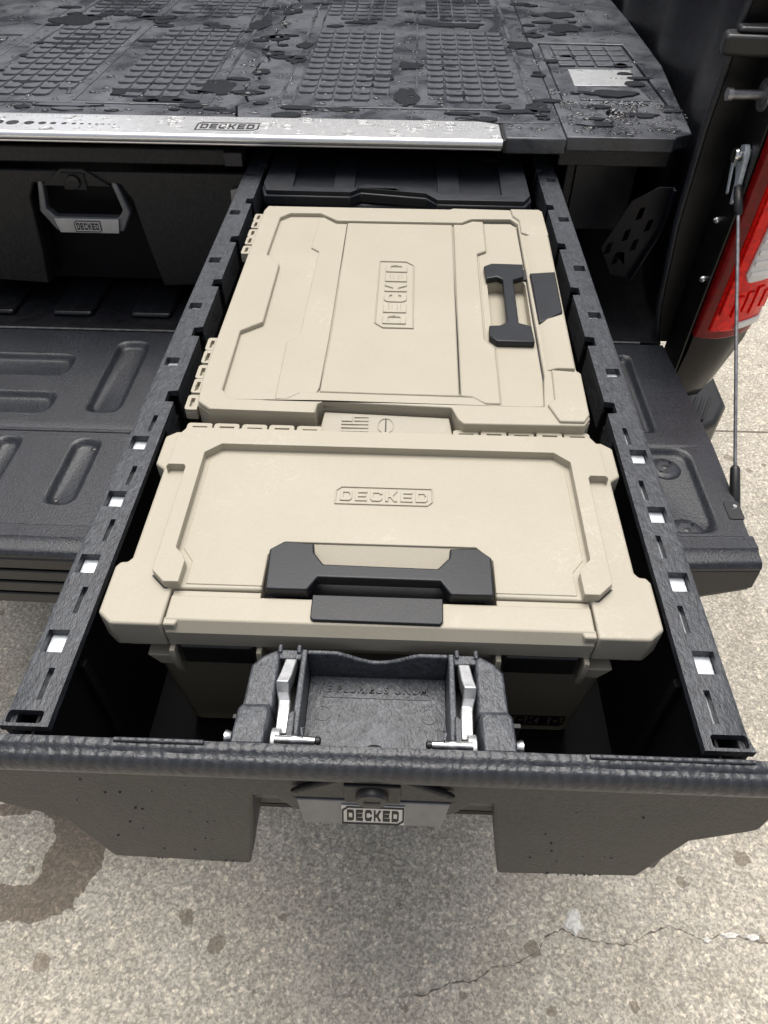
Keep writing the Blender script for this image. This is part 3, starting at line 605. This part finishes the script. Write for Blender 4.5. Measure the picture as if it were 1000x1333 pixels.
# latch tray behind the lip
TT = -.008
tr = part('latch_tray', ext(B(), rect(-.055, .055, .236, .3060), -.046, -.042), 'tray', D)
def scal(x): return -.0085 - .012 * max(0, math.cos(min(1, abs(x) / .034) * math.pi / 2)) ** 1.4
top = [(-.0555 + .111 * i / 30, scal(-.0555 + .111 * i / 30)) for i in range(31)]
P('tray_back_wall', 'tray', tr, [(-.0555, -.075), (.0555, -.075)] + list(reversed(top)), .3062, .3098, F=XZ, bev=.001)
for s in (1, -1):
    X = lambda x: s * x
    P('tray_side_wall', 'tray', tr, [(X(.0553), .236), (X(.0585), .236), (X(.0605), .256), (X(.0600), .3098), (X(.0558), .3098), (X(.0553), .256)], -.075, TT, bev=.001)
    P('lever_inner_wall', 'tray', tr, [(X(.0588), .2285), (X(.0640), .2285), (X(.0640), .253), (X(.0610), .2555), (X(.0588), .2555)], -.075, -.006, bev=.001)
    sh = [(.0760, .2570), (.0765, .308), (.0800, .3105), (.0905, .3040), (.0985, .2950), (.1000, .2570)]
    r0 = [(X(x), y) for x, y in sh]
    part('shoulder', loft(B(), [[(X(x * k + .0877 * (1 - k)), y * k + .283 * (1 - k), z) for x, y in sh] for k, z in ((1.10, -.10), (1.04, -.05), (1.0, -.018), (.965, -.0105), (.90, -.0080))]), 'tray', tr, bev=.0015, smooth=50)
    P('shoulder_bridge', 'tray', tr, [(X(.0601), .3010), (X(.0785), .3015), (X(.0785), .3098), (X(.0601), .3098)], -.06, -.0095, bev=.001)
    for q in (.0625, .0775): P('nib', 'tray', tr, rect(min(X(q - .0017), X(q + .0017)), max(X(q - .0017), X(q + .0017)), .306, .3135), -.02, -.0072, bev=.001)
    ck = [(.0775, .2270), (.0770, .2560), (.0800, .2600), (.0985, .2598), (.1015, .2560), (.1030, .2270)]
    part('cheek_block', loft(B(), [[(X(x * k + .090 * (1 - k)), y if y < .23 else .227 + (y - .227) * k, z) for x, y in ck] for k, z in ((1.06, -.10), (1.02, -.03), (1.0, -.012), (.96, -.0045), (.88, -.002))]), 'tray', tr, bev=.0012, smooth=50)
    P('channel_floor', 'trim', tr, rect(min(X(.0605), X(.0765)), max(X(.0605), X(.0765)), .2285, .3005), -.075, -.050)
    # cast lever
    lv = part('lever', loft(B(), [[(X(a - .0008), y, z), (X(b_ + .0016), y, z), (X(b_ + .0016), y + .001, z - t), (X(a - .0008), y + .001, z - t)] for a, b_, y, z, t in
        ((.0640, .0705, .3005, -.008, .010), (.0655, .0725, .2850, -.004, .016), (.0672, .0740, .2765, -.001, .018), (.0668, .0738, .2720, -.010, .012), (.0655, .0722, .2665, -.0135, .010), (.0650, .0716, .2630, -.0115, .008), (.0640, .0708, .2445, -.0105, .008), (.0640, .0708, .2395, -.012, .008))]), 'cast', tr, bev=.0009, smooth=30)
    part('lever_hub', lathe(B(), (X(.0672), .2330, -.012), (s, 0, 0), [(0, .0100), (.0068, .0100)], 28), 'cast', lv, bev=.0008, smooth=50)
    pn = part('hinge_pin', lathe(B(), (X(.0405), .2300, -.0015), (s, 0, 0), [(0, .0012), (.001, .0028), (.013, .0034), (.0155, .0042), (.0195, .0030), (.030, .0030)], 14), 'steel', tr, smooth=50)
    part('pin_tip', lathe(B(), (X(.0372), .2300, -.0015), (s, 0, 0), [(0, .0018), (.001, .003), (.0036, .003)], 12), 'ink', pn)
    part('cotter_pin', tube(B(), [(X(.0505), .2300, -.003), (X(.0502), .2310, .006), (X(.0508), .2345, .0085), (X(.0497), .2365, .006)], .0008, 8), 'steel', pn)
    part('axle_bolt', lathe(B(), (X(.1015), .2315, -.004), (s, 0, 0), [(0, .004), (.003, .0055), (.0045, .0055), (.0055, .003)], 14), 'steel', tr, smooth=50)
def text(body, size, o, name, m, parent, depth=.0005, offset=0.0):
    cu = bpy.data.curves.new(name, 'FONT'); cu.body = body; cu.size = size; cu.align_x = 'CENTER'; cu.extrude = depth; cu.space_character = 1.25; cu.offset = offset
    ob = bpy.data.objects.new(name, cu); C.objects.link(ob); dg = bpy.context.evaluated_depsgraph_get(); me = bpy.data.meshes.new_from_object(ob.evaluated_get(dg))
    bpy.data.objects.remove(ob); bm = B(); bm.from_mesh(me); bmesh.ops.translate(bm, vec=Vector(o), verts=bm.verts[:]); return part(name, bm, m, parent)
text('E PLURIBUS UNUM', .0082, (0, .2920, -.0420), 'motto', 'rail', tr, .0012, .0003)
P('motto_line', 'tray', tr, rect(-.044, .044, .2870, .2876), -.0422, -.0414)
for s in (1, -1):
    bm = B(); ext(bm, [(s * .042 + .0065 * math.cos(a * math.pi / 12), .273 + .0065 * math.sin(a * math.pi / 12)) for a in range(24)], -.0422, -.0415, [[(s * .042 + .0060 * math.cos(a * math.pi / 12), .273 + .0060 * math.sin(a * math.pi / 12)) for a in range(24)]])
    part('mould_ring', bm, 'tray', tr)
part('tray_knob', lathe(B(), (.0, .2330, -.043), (0, 0, 1), [(0, .010), (.012, .010), (.014, .008)], 20), 'trim', tr, smooth=50)

D2 = thing('cargo_drawer_unit', 'black drawer closed under the deck with silver handle badge', 'drawer', (2 * XC, 1.6, -.245))
drawer_face(D2, 2 * XC, 1.272, -.006)
P('drawer_body', 'inner', D2, rect(2 * XC - .26, 2 * XC + .26, 1.3335, 2.5), -.2445, -.01)
P('face_rim', 'panel', D2, rect(2 * XC - .297, 2 * XC + .297, .0, .027), 1.276, 1.29, F=XZ, bev=.003)
P('hex_plate', 'dullsteel', D2, [(-.298, -.035), (-.276, -.030), (-.276, -.085), (-.290, -.085), (-.300, -.06)], 1.262, 1.268, F=XZ)

# ================================================================ tan cases
TOP, LOW = .013, .004
def hinge(parent, p0, p1, out, z, n=5, wid=.016):
    """row of slotted knuckles between p0 and p1; out = direction in which they stick out"""
    p0, p1, out = Vector(p0), Vector(p1), Vector(out); d = (p1 - p0) / n; u = d.normalized(); L = d.length; hg = None
    for i in range(n):
        a = p0 + d * i; inner = .002 if i % 2 else .0; w2 = wid * (.92 if i % 2 else 1.0); g = .0012
        F = lambda q, r, e, a=a: tuple((a + u * q + out * r)) [:2] + (e,)
        zz = z + (0 if i % 2 else -.0012)
        bm = ext(B(), rnd([(g, 0), (L - g, 0), (L - g, w2), (g, w2)], [0, 0, .004, .004]), zz - .013, zz, [[(L * .25, w2 * .36), (L * .78, w2 * .36), (L * .78, w2 * .68), (L * .25, w2 * .68)]], F)
        if hg is None:
            bar = ext(B(), [(.001, w2 * .1), (L * n - .001, w2 * .1), (L * n - .001, w2 * .85), (.001, w2 * .85)], z - .012, z - .006, (), lambda q, r, e: tuple((p0 + u * q + out * r))[:2] + (e,))
            hg = part('hinge', bar, 'tan', parent)
        part('knuckle', bm, 'tan', hg, bev=.0012)
    return hg

A = thing('storage_case', 'front tan hard case with wide charcoal handle facing the drawer front', 'case', (0, .44, FLZ), 'tan cases in the drawer')
bs = lambda x0, x1, y0, y1, z: [(x0, y0, z), (x1, y0, z), (x1, y1, z), (x0, y1, z)]
part('case_body', loft(B(), [bs(-.196, .196, .364, .530, FLZ), bs(-.200, .200, .3605, .534, FLZ + .012), bs(-.211, .211, .348, .545, -.042)]), 'tan', A, bev=.008, seg=3)
half = [(-.1735, .3215), (-.2150, .3205), (-.2272, .3310), (-.2275, .3785), (-.2245, .3840), (-.2185, .3845), (-.2155, .3890), (-.2165, .5015), (-.2265, .5090), (-.2270, .5500), (-.2170, .5580), (-.195, .5590)]
lid_out = [(0, .3215)] + half + [(0, .559)] + [(-x, y) for x, y in reversed(half)]
fl = [(x * .975, .33 + (y - .3205) * .94) for x, y in half]
P('body_flange', 'tan', A, [(-.16, .3285)] + fl + [(-x, y) for x, y in reversed(fl)] + [(.16, .3285)], -.042, -.0275, bev=.002)
# lid: corners and strips at the low level
lid = P('lid', 'tan', A, [(-.1738, .3580), (-.1738, .3205)] + half[1:] + [(-x, y) for x, y in reversed(half[1:])] + [(.1738, .3205), (.1738, .3580), (.0955, .3580), (.0955, .396), (.0820, .4110), (-.0850, .4110), (-.0985, .396), (-.0985, .3580)], -.0265, LOW, bev=.0022, seg=3)
for s in (-1, 1): P('gasket_line', 'ink', lid, [(s * .1700, .335), (s * .2050, .335), (s * .2140, .345), (s * .2140, .54), (s * .1700, .54)], -.0275, -.0265)
rim_l = [(-.1640, .5310), (-.1785, .5177), (-.1772, .3945), (-.1690, .3862), (-.1662, .3800), (-.1665, .3572), (-.1790, .3570), (-.1912, .3690), (-.1924, .4960), (-.1945, .4995), (-.2095, .4995), (-.2112, .4955), (-.2100, .5080), (-.2108, .5410), (-.2035, .5550)]
rim = rim_l + [(-x, y) for x, y in reversed(rim_l)]
P('lid_rim', 'tan', lid, rim, LOW - .001, TOP, bev=.0016, seg=3)
P('lid_panel', 'tan', lid, [(-.1625, .5250), (-.1740, .5145), (-.1735, .40), (-.163, .3860), (-.163, .3615), (-.0988, .3615), (-.0988, .396), (-.0850, .4113), (.0820, .4113), (.0958, .396), (.0958, .3615), (.163, .3615), (.163, .3860), (.1735, .40), (.1740, .5145), (.1625, .5250)], LOW - .001, LOW + .0009, bev=.0007)
for s in (-1, 1):
    P('corner_gap', 'ink', lid, [(s * .1932, .3690), (s * .1800, .3562), (s * .1770, .3562), (s * .1770, .366), (s * .19, .372)], LOW - .0005, LOW + .0004)
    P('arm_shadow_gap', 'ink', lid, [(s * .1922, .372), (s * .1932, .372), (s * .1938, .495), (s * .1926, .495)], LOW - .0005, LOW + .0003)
logo('logo', 'tan', lid, (-.0467, .4592, LOW + .0008), (1, 0, 0), (0, 1, 0), .0915, .0235, .0014, thick=.05)
# handle pocket and handle
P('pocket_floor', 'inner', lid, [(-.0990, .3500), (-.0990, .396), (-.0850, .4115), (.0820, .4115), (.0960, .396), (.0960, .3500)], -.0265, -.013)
part('pocket_slope', loft(B(), [[(-.0835, .4108, z1), (.0810, .4108, z1), (.0600, .3840, z2), (-.0610, .3840, z2)] for z1, z2 in ((-.0132, -.0132), (LOW - .0010, -.0105))]), 'tan', lid, bev=.0006)
hz = .0125
hp = [(-.0968, .3960), (-.0852, .4056), (-.0590, .4040), (-.0578, .3935), (-.0490, .3812), (.0474, .3800), (.0572, .3921), (.0582, .4026), (.0820, .4036), (.0935, .3936), (.0928, .3530), (.0575, .3528), (.0493, .3668), (-.0525, .3672), (-.0596, .3532), (-.0942, .3530)]
P('handle', 'handle', A, hp, LOW - .003, hz, bev=.0016, seg=3)
# front bar with chamfer and ledge
part('front_bar', loft(B(), [[(-x0, y, z), (x0, y, z), (x0, y2, z), (-x0, y2, z)] for x0, y, y2, z in ((.1722, .3215, .352, -.0262), (.1726, .3200, .352, -.006), (.1718, .3262, .3500, LOW))]), 'tan', A, bev=.0012)
P('bar_ledge', 'tan', A, rect(-.1722, -.0990, .3505, .3570), -.01, LOW - .0028, bev=.0008); P('bar_ledge', 'tan', A, rect(.0960, .1722, .3505, .3570), -.01, LOW - .0028, bev=.0008)
for s in (-1, 1): P('bar_end', 'tan', A, [(s * .1730, .3212), (s * .1630, .3212), (s * .1610, .3270), (s * .1660, .3290), (s * .1730, .3290)], -.0258, LOW - .0006, bev=.0014)
P('latch_pad', 'handle', A, rnd([(-.0555, .3525), (-.0552, .3300), (-.0530, .3275), (.0490, .3270), (.0512, .3300), (.0515, .3525)], .001), LOW - .001, LOW + .0032, bev=.0012)
for s in (-1, 1):
    P('side_latch', 'blackgloss', A, rect(min(s * .1665, s * .103), max(s * .1665, s * .103), -.052, -.0265), .3200, .334, F=XZ, bev=.004, seg=3)
    for x in (.1705, .0985): P('latch_tab', 'tan', A, [(.336, -.027), (.3165, -.027), (.3150, -.037), (.3175, -.056), (.3225, -.070), (.336, -.060)], s * x - .0022, s * x + .0022, F=YZ, bev=.0008)
    part('tab_gusset', loft(B(), [[(s * .1730, y, -.0425), (s * .1955, y, -.0425), (s * .1860, y, z), (s * .1730, y, z)] for y, z in ((.3215, -.056), (.338, -.062))]), 'tan', A, bev=.001)
hinge(A, (-.2110, .5595, 0), (-.0675, .5590, 0), (0, 1, 0), .003)
hinge(A, (.0660, .5590, 0), (.2090, .5595, 0), (0, 1, 0), .003)
logo('body_logo', 'ink', A, (.112, .3588, -.212), (1, 0, 0), (0, -.016, 1), .078, .020, .0012, thick=.08)

Rr = thing('storage_case', 'rear tan hard case turned sideways with handle toward the right rail', 'case', (.0, .83, FLZ), 'tan cases in the drawer')
part('case_body', loft(B(), [bs(-.188, .196, .61, 1.06, FLZ), bs(-.192, .20, .606, 1.064, FLZ + .012), bs(-.200, .206, .590, 1.078, -.035)]), 'tan', Rr, bev=.008, seg=3)
P('body_flange', 'tan', Rr, [(-.190, .584), (-.2035, .598), (-.2065, .64), (-.204, 1.072), (-.198, 1.088), (.214, 1.090), (.2165, 1.06), (.207, .59), (.199, .577)], -.035, -.0165, bev=.002)
L2 = .007
RO = [(-.1890, .5855), (-.2035, .5985), (-.2072, .6450), (-.2050, 1.0716), (-.2010, 1.0880), (.078, 1.0890), (.084, 1.0930), (.2140, 1.0905), (.2190, 1.0829), (.2188, 1.0029), (.2080, .6725), (.2115, .6636), (.2092, .5860), (.2020, .5740), (.0775, .5725), (.0720, .5800), (.0660, .5990), (-.0700, .6035), (-.0760, .5995), (-.0768, .5838)]
PK = [(.1195, .7580), (.1285, .7582), (.1640, .7580), (.1685, .7560), (.1715, .8700), (.1700, .8778), (.1340, .8764), (.1215, .8722)]
lid2 = P('lid', 'tan', Rr, RO, -.0155, L2, [PK], bev=.002, seg=3)
P('pocket_floor', 'tan', lid2, rect(.117, .174, .752, .882), -.0155, -.0075)
H2 = [(-.1631, 1.0650), (-.1769, 1.0496), (-.1791, .9311), (-.1583, .9046), (-.1578, .7575), (-.1820, .7373), (-.1810, .6202), (-.1694, .6045), (-.1097, .6066), (-.0950, .6195), (.0900, .6174), (.1025, .6060), (.1640, .6045), (.1690, .6528), (.1705, .6600), (.1752, .9246), (.1772, 1.0440), (.1680, 1.0600), (.1092, 1.0574), (.0944, 1.0436), (-.0901, 1.0420), (-.1173, 1.0660)]
P('lid_rim', 'tan', lid2, [(x * .997, y) for x, y in RO], L2 - .001, TOP, [H2], bev=.0016, seg=3)
P('step_panel', 'tan', lid2, [(-.1183, 1.0560), (-.1210, .9608), (-.1091, .9499), (-.1109, .7362), (-.1247, .7192), (-.1229, .6110), (-.1110, .6105), (-.0980, .6215), (-.0800, .6215), (-.0770, .6324), (-.0752, .7341), (-.0757, 1.0390), (-.0920, 1.0390), (-.1120, 1.0600)], L2 - .001, L2 + .0024, bev=.0010)
P('centre_panel', 'tan', lid2, [(-.0748, 1.0390), (-.0735, .7341), (-.0762, .6230), (.0750, .6215), (.0775, .8383), (.0805, 1.0400)], L2 - .001, L2 + .0040, bev=.0016)
P('handle_panel', 'tan', lid2, [(.0825, 1.0405), (.0793, .8383), (.0765, .6215), (.0890, .6205), (.1015, .6095), (.1185, .6095), (.1205, .7150), (.1090, .7330), (.1125, .9500), (.1255, .9590), (.1270, 1.0520), (.1110, 1.0530), (.0960, 1.0405)], L2 - .001, L2 + .0044, bev=.0016)
P('latch_panel', 'tan', lid2, [(.1285, 1.0520), (.1272, .9585), (.1150, .9490), (.1110, .7345), (.1225, .7175), (.1200, .6095), (.1655, .6110), (.1690, .6600), (.1738, .9246), (.1752, 1.0400), (.1670, 1.0530)], L2 - .001, L2 + .0008, [PK], bev=.0007)
P('panel_gap', 'ink', lid2, [(.1742, .9246), (.1758, 1.040), (.1772, 1.040), (.1757, .9246), (.1705, .6528), (.1655, .6070), (.1645, .6070), (.1690, .66)], L2, L2 + .0008)
P('rear_gap', 'ink', lid2, [(.1120, 1.0530), (.168, 1.0550), (.175, 1.045), (.176, 1.049), (.1683, 1.0588), (.1105, 1.0563)], L2, L2 + .0006)
for x, w_ in ((-.0752, .0014), (.0786, .0018)): P('panel_groove', 'ink', lid2, [(x - w_ / 2, 1.04), (x - w_ / 2 - .002, .63), (x + w_ / 2 - .002, .63), (x + w_ / 2, 1.04)], L2 - .001, L2 + .0003)
logo('logo', 'tan', lid2, (.0250, .7517, L2 + .0039), (0, 1, 0), (-1, 0, 0), .169, .0480, .0018, thick=.035)
# latch bar on the handle side
part('latch_bar', loft(B(), [[(x0, .6690, z), (x1, .6690, z), (x1 + .0108, 1.0005, z), (x0 + .0065, 1.0005, z)] for x0, x1, z in ((.1715, .2055, TOP - .001), (.1850, .2045, TOP + .0045))]), 'tan', lid2, bev=.001)
P('corner_block', 'tan', lid2, [(.1790, .6676), (.2085, .6650), (.2105, .6610), (.2080, .5890), (.2010, .5770), (.1760, .5770), (.1670, .6051), (.1755, .6140)], TOP - .001, TOP + .0030, bev=.0014)
P('corner_block', 'tan', lid2, [(.1898, 1.0020), (.2175, 1.0025), (.2175, 1.0810), (.2130, 1.0880), (.1700, 1.0880), (.1720, 1.0650), (.1800, 1.0500), (.1790, 1.0100)], TOP - .001, TOP + .0030, bev=.0014)
part('latch_pad', loft(B(), [[(x, .7640, z), (x + .0016, .8870, z), (x2 + .0036, .8850, z2), (x2, .7835, z2)] for x, z, x2, z2 in ((.1758, TOP - .002, .2060, TOP + .003), (.1765, TOP + .0035, .2068, TOP + .0075))]), 'handle', Rr, bev=.0015)
hb = [(.1143, .7341), (.1224, .7223), (.1668, .7223), (.1664, .7572), (.1519, .7640), (.1547, .8698), (.1692, .8781), (.1714, .9122), (.1290, .9128), (.1181, .9043), (.1198, .8707), (.1340, .8764), (.1409, .8692), (.1372, .7650), (.1285, .7576), (.1154, .7561)]
P('handle', 'handle', Rr, hb, L2 + .0009, TOP + .0032, bev=.0016, seg=3)
P('handle_pivot', 'ink', Rr, [(.1664, .8800), (.1745, .8800), (.1752, .9070), (.1716, .9070)], L2 - .002, L2 + .0035)
# insert with flag and coin slot at the front edge
ins = part('front_insert', loft(B(), [[(-.0735, .5755, -.030), (.0690, .5690, -.030), (.0650, .5940, -.030), (-.0700, .5990, -.030)], [(-.0735, .5755, -.0095), (.0690, .5690, -.0095), (.0640, .5950, .0015), (-.0690, .6000, .0015)]]), 'tan', Rr, bev=.0012)
fb = B()
sl_ = lambda y: -.0095 + (y - .5740) * .44 + .0002
def onins(bm, x0, x1, y0, y1): 
    loft(bm, [[(x0, y0, sl_(y0) + e), (x1, y0, sl_(y0) + e), (x1, y1, sl_(y1) + e), (x0, y1, sl_(y1) + e)] for e in (-.0015, .0011)])
for k in range(5): onins(fb, -.0500 if k < 3 else -.0365, -.0215, .5785 + k * .0038, .5785 + k * .0038 + .0017)
onins(fb, -.0500, -.0385, .5895, .5955)
part('flag_emblem', fb, 'tan', ins)
cn = B(); cx, cy = -.0030, .5855
ring = lambda r, e: [(cx + r * math.cos(a * math.pi / 12), cy + r * .95 * math.sin(a * math.pi / 12), sl_(cy + r * .95 * math.sin(a * math.pi / 12)) + e) for a in range(24)]
loft(cn, [ring(.0088, 0), ring(.0088, .0014), ring(.0078, .0014), ring(.0074, .0002)], caps=True); cs = part('coin_slot', cn, 'tan', ins)
sb = B(); onins(sb, cx - .0007, cx + .0007, cy - .0075, cy + .0075); part('slot', sb, 'ink', cs)
hinge(Rr, (-.2068, 1.0830, 0), (-.2072, .9500, 0), (-1, 0, 0), .004, 5, .0135)
hinge(Rr, (-.2074, .7360, 0), (-.2055, .5950, 0), (-1, 0, 0), .004, 5, .0135)

Bk = thing('storage_case', 'black hard case behind the tan cases, half under the deck', 'case', (0, 1.4, FLZ))
P('case_body', 'darkbox', Bk, rect(-.205, .205, 1.175, 1.60), FLZ, -.019, bev=.006)
bo = [(-.2400 + .012, 1.1926), (-.2200, 1.1640), (-.0810, 1.1624), (-.0637, 1.1800), (.0433, 1.1640), (.0615, 1.1400), (.2017, 1.1399), (.2133, 1.1625), (.215, 1.62), (-.225, 1.62)]
kl = P('lid', 'darkbox', Bk, bo, -.018, -.002, bev=.002)
P('lid_rim', 'darkbox', kl, [(x * .985, y + .003) for x, y in bo], -.003, .005, [[(-.1750, 1.1830), (-.0750, 1.1830), (-.0560, 1.198), (.047, 1.186), (.066, 1.166), (.165, 1.166), (.172, 1.60), (-.190, 1.60)]], bev=.002)
for x0, x1 in ((-.110, -.075), (.062, .098)): P('lid_rib', 'darkbox', kl, [(x0, 1.186 if x0 < 0 else 1.169), (x1, 1.186 if x0 < 0 else 1.169), (x1, 1.60), (x0, 1.60)], -.003, .003, bev=.001)
for x in (-.195, .172): P('lid_slot', 'ink', kl, rect(x - .012, x + .012, 1.176 - (x > 0) * .02, 1.180 - (x > 0) * .02), .0045, .0054)

# ================================================================ rain water
wb = B()
for (x, y, rx, ry) in ((-.355, 1.50, .034, .045), (-.3445, 1.985, .026, .05), (-.2846, 1.866, .024, .028), (-.283, 1.732, .022, .020), (-.288, 1.60, .020, .016), (-.292, 1.468, .026, .014), (-.2845, 2.122, .024, .03), (-.2211, 1.803, .018, .022), (-.2254, 1.6935, .02, .026), (-.111, 2.02, .038, .016), (-.1807, 1.386, .034, .011),
    (.1093, 2.005, .074, .022), (.0105, 1.658, .026, .030), (.004, 1.455, .024, .050), (.2491, 1.832, .028, .032), (.20, 1.386, .042, .010), (.2413, 1.413, .022, .026), (.373, 2.125, .036, .032), (.3707, 1.99, .038, .034), (.3931, 1.499, .045, .020), (-.51, 1.455, .034, .018), (-.79, 2.0, .06, .05), (-.72, 2.16, .06, .05), (-.60, 2.03, .05, .018), (-.60, 1.38, .06, .009), (-.72, 1.80, .05, .07), (-.43, 1.415, .05, .012), (-.44, 1.94, .03, .03), (.10, 1.372, .03, .008), (.33, 1.33, .03, .011), (.42, 1.38, .03, .012), (.29, 1.92, .02, .02)):
    blob(wb, x, y, rx, ry, DZ - .0004, .0030, 26, .42, .975)
for i in range(110):
    x = random.uniform(-.85, .48); y = 1.345 + random.random() ** 1.4 * .95; q = random.uniform(.006, .017)
    if x > .17 and y < 1.345: continue
    blob(wb, x, y, q * random.uniform(1, 2.0), q * random.uniform(.5, 1.0), DZ - .0004, .0030 if not (x > .285 and 1.43 < y < 1.87) else .0012, 14, .3, .96)
ob = part('standing_water', wb, 'water', kind='stuff', smooth=50); ob['label'] = 'dark rain puddles standing on the black cargo deck'; ob['category'] = 'puddles'
db = B()
def drop(x, y, z, r, h=.45, n=7):
    sx = random.uniform(.8, 1.35); secs = []
    for k, zz in ((1, 0), (.93, .45), (.66, .85), (.2, 1)):
        secs.append([(x + math.cos(i * 2 * math.pi / n) * r * k * sx, y + math.sin(i * 2 * math.pi / n) * r * k, z + zz * r * h) for i in range(n)])
    loft(db, secs)
for i in range(2600):
    x = random.uniform(-.95, .50); y = 1.35 + random.random() ** 1.5 * 1.0
    if x > .29 and y > 1.44 and y < 1.87: zz = DZ - .0026
    else: zz = DZ - .0002
    drop(x, y, zz, .0016 + random.random() ** 3 * .006)
for i in range(420): drop(random.uniform(.285, .47), random.uniform(1.28, 1.46), DZ - .0002, .0016 + random.random() ** 3 * .006)
for i in range(60): drop(random.uniform(.18, .27), random.uniform(1.268, 1.33), DZ - .0006, .0015 + random.random() ** 3 * .004)
for i in range(150): drop(random.uniform(-.85, .16), random.uniform(1.256, 1.325), DZ + .0009, .0020 + random.random() ** 4 * .009, .22, 12)
ob = part('rain_droplets', db, 'drop', kind='stuff', smooth=80); ob['label'] = 'clear raindrops beaded over the deck and its silver edge'; ob['category'] = 'raindrops'
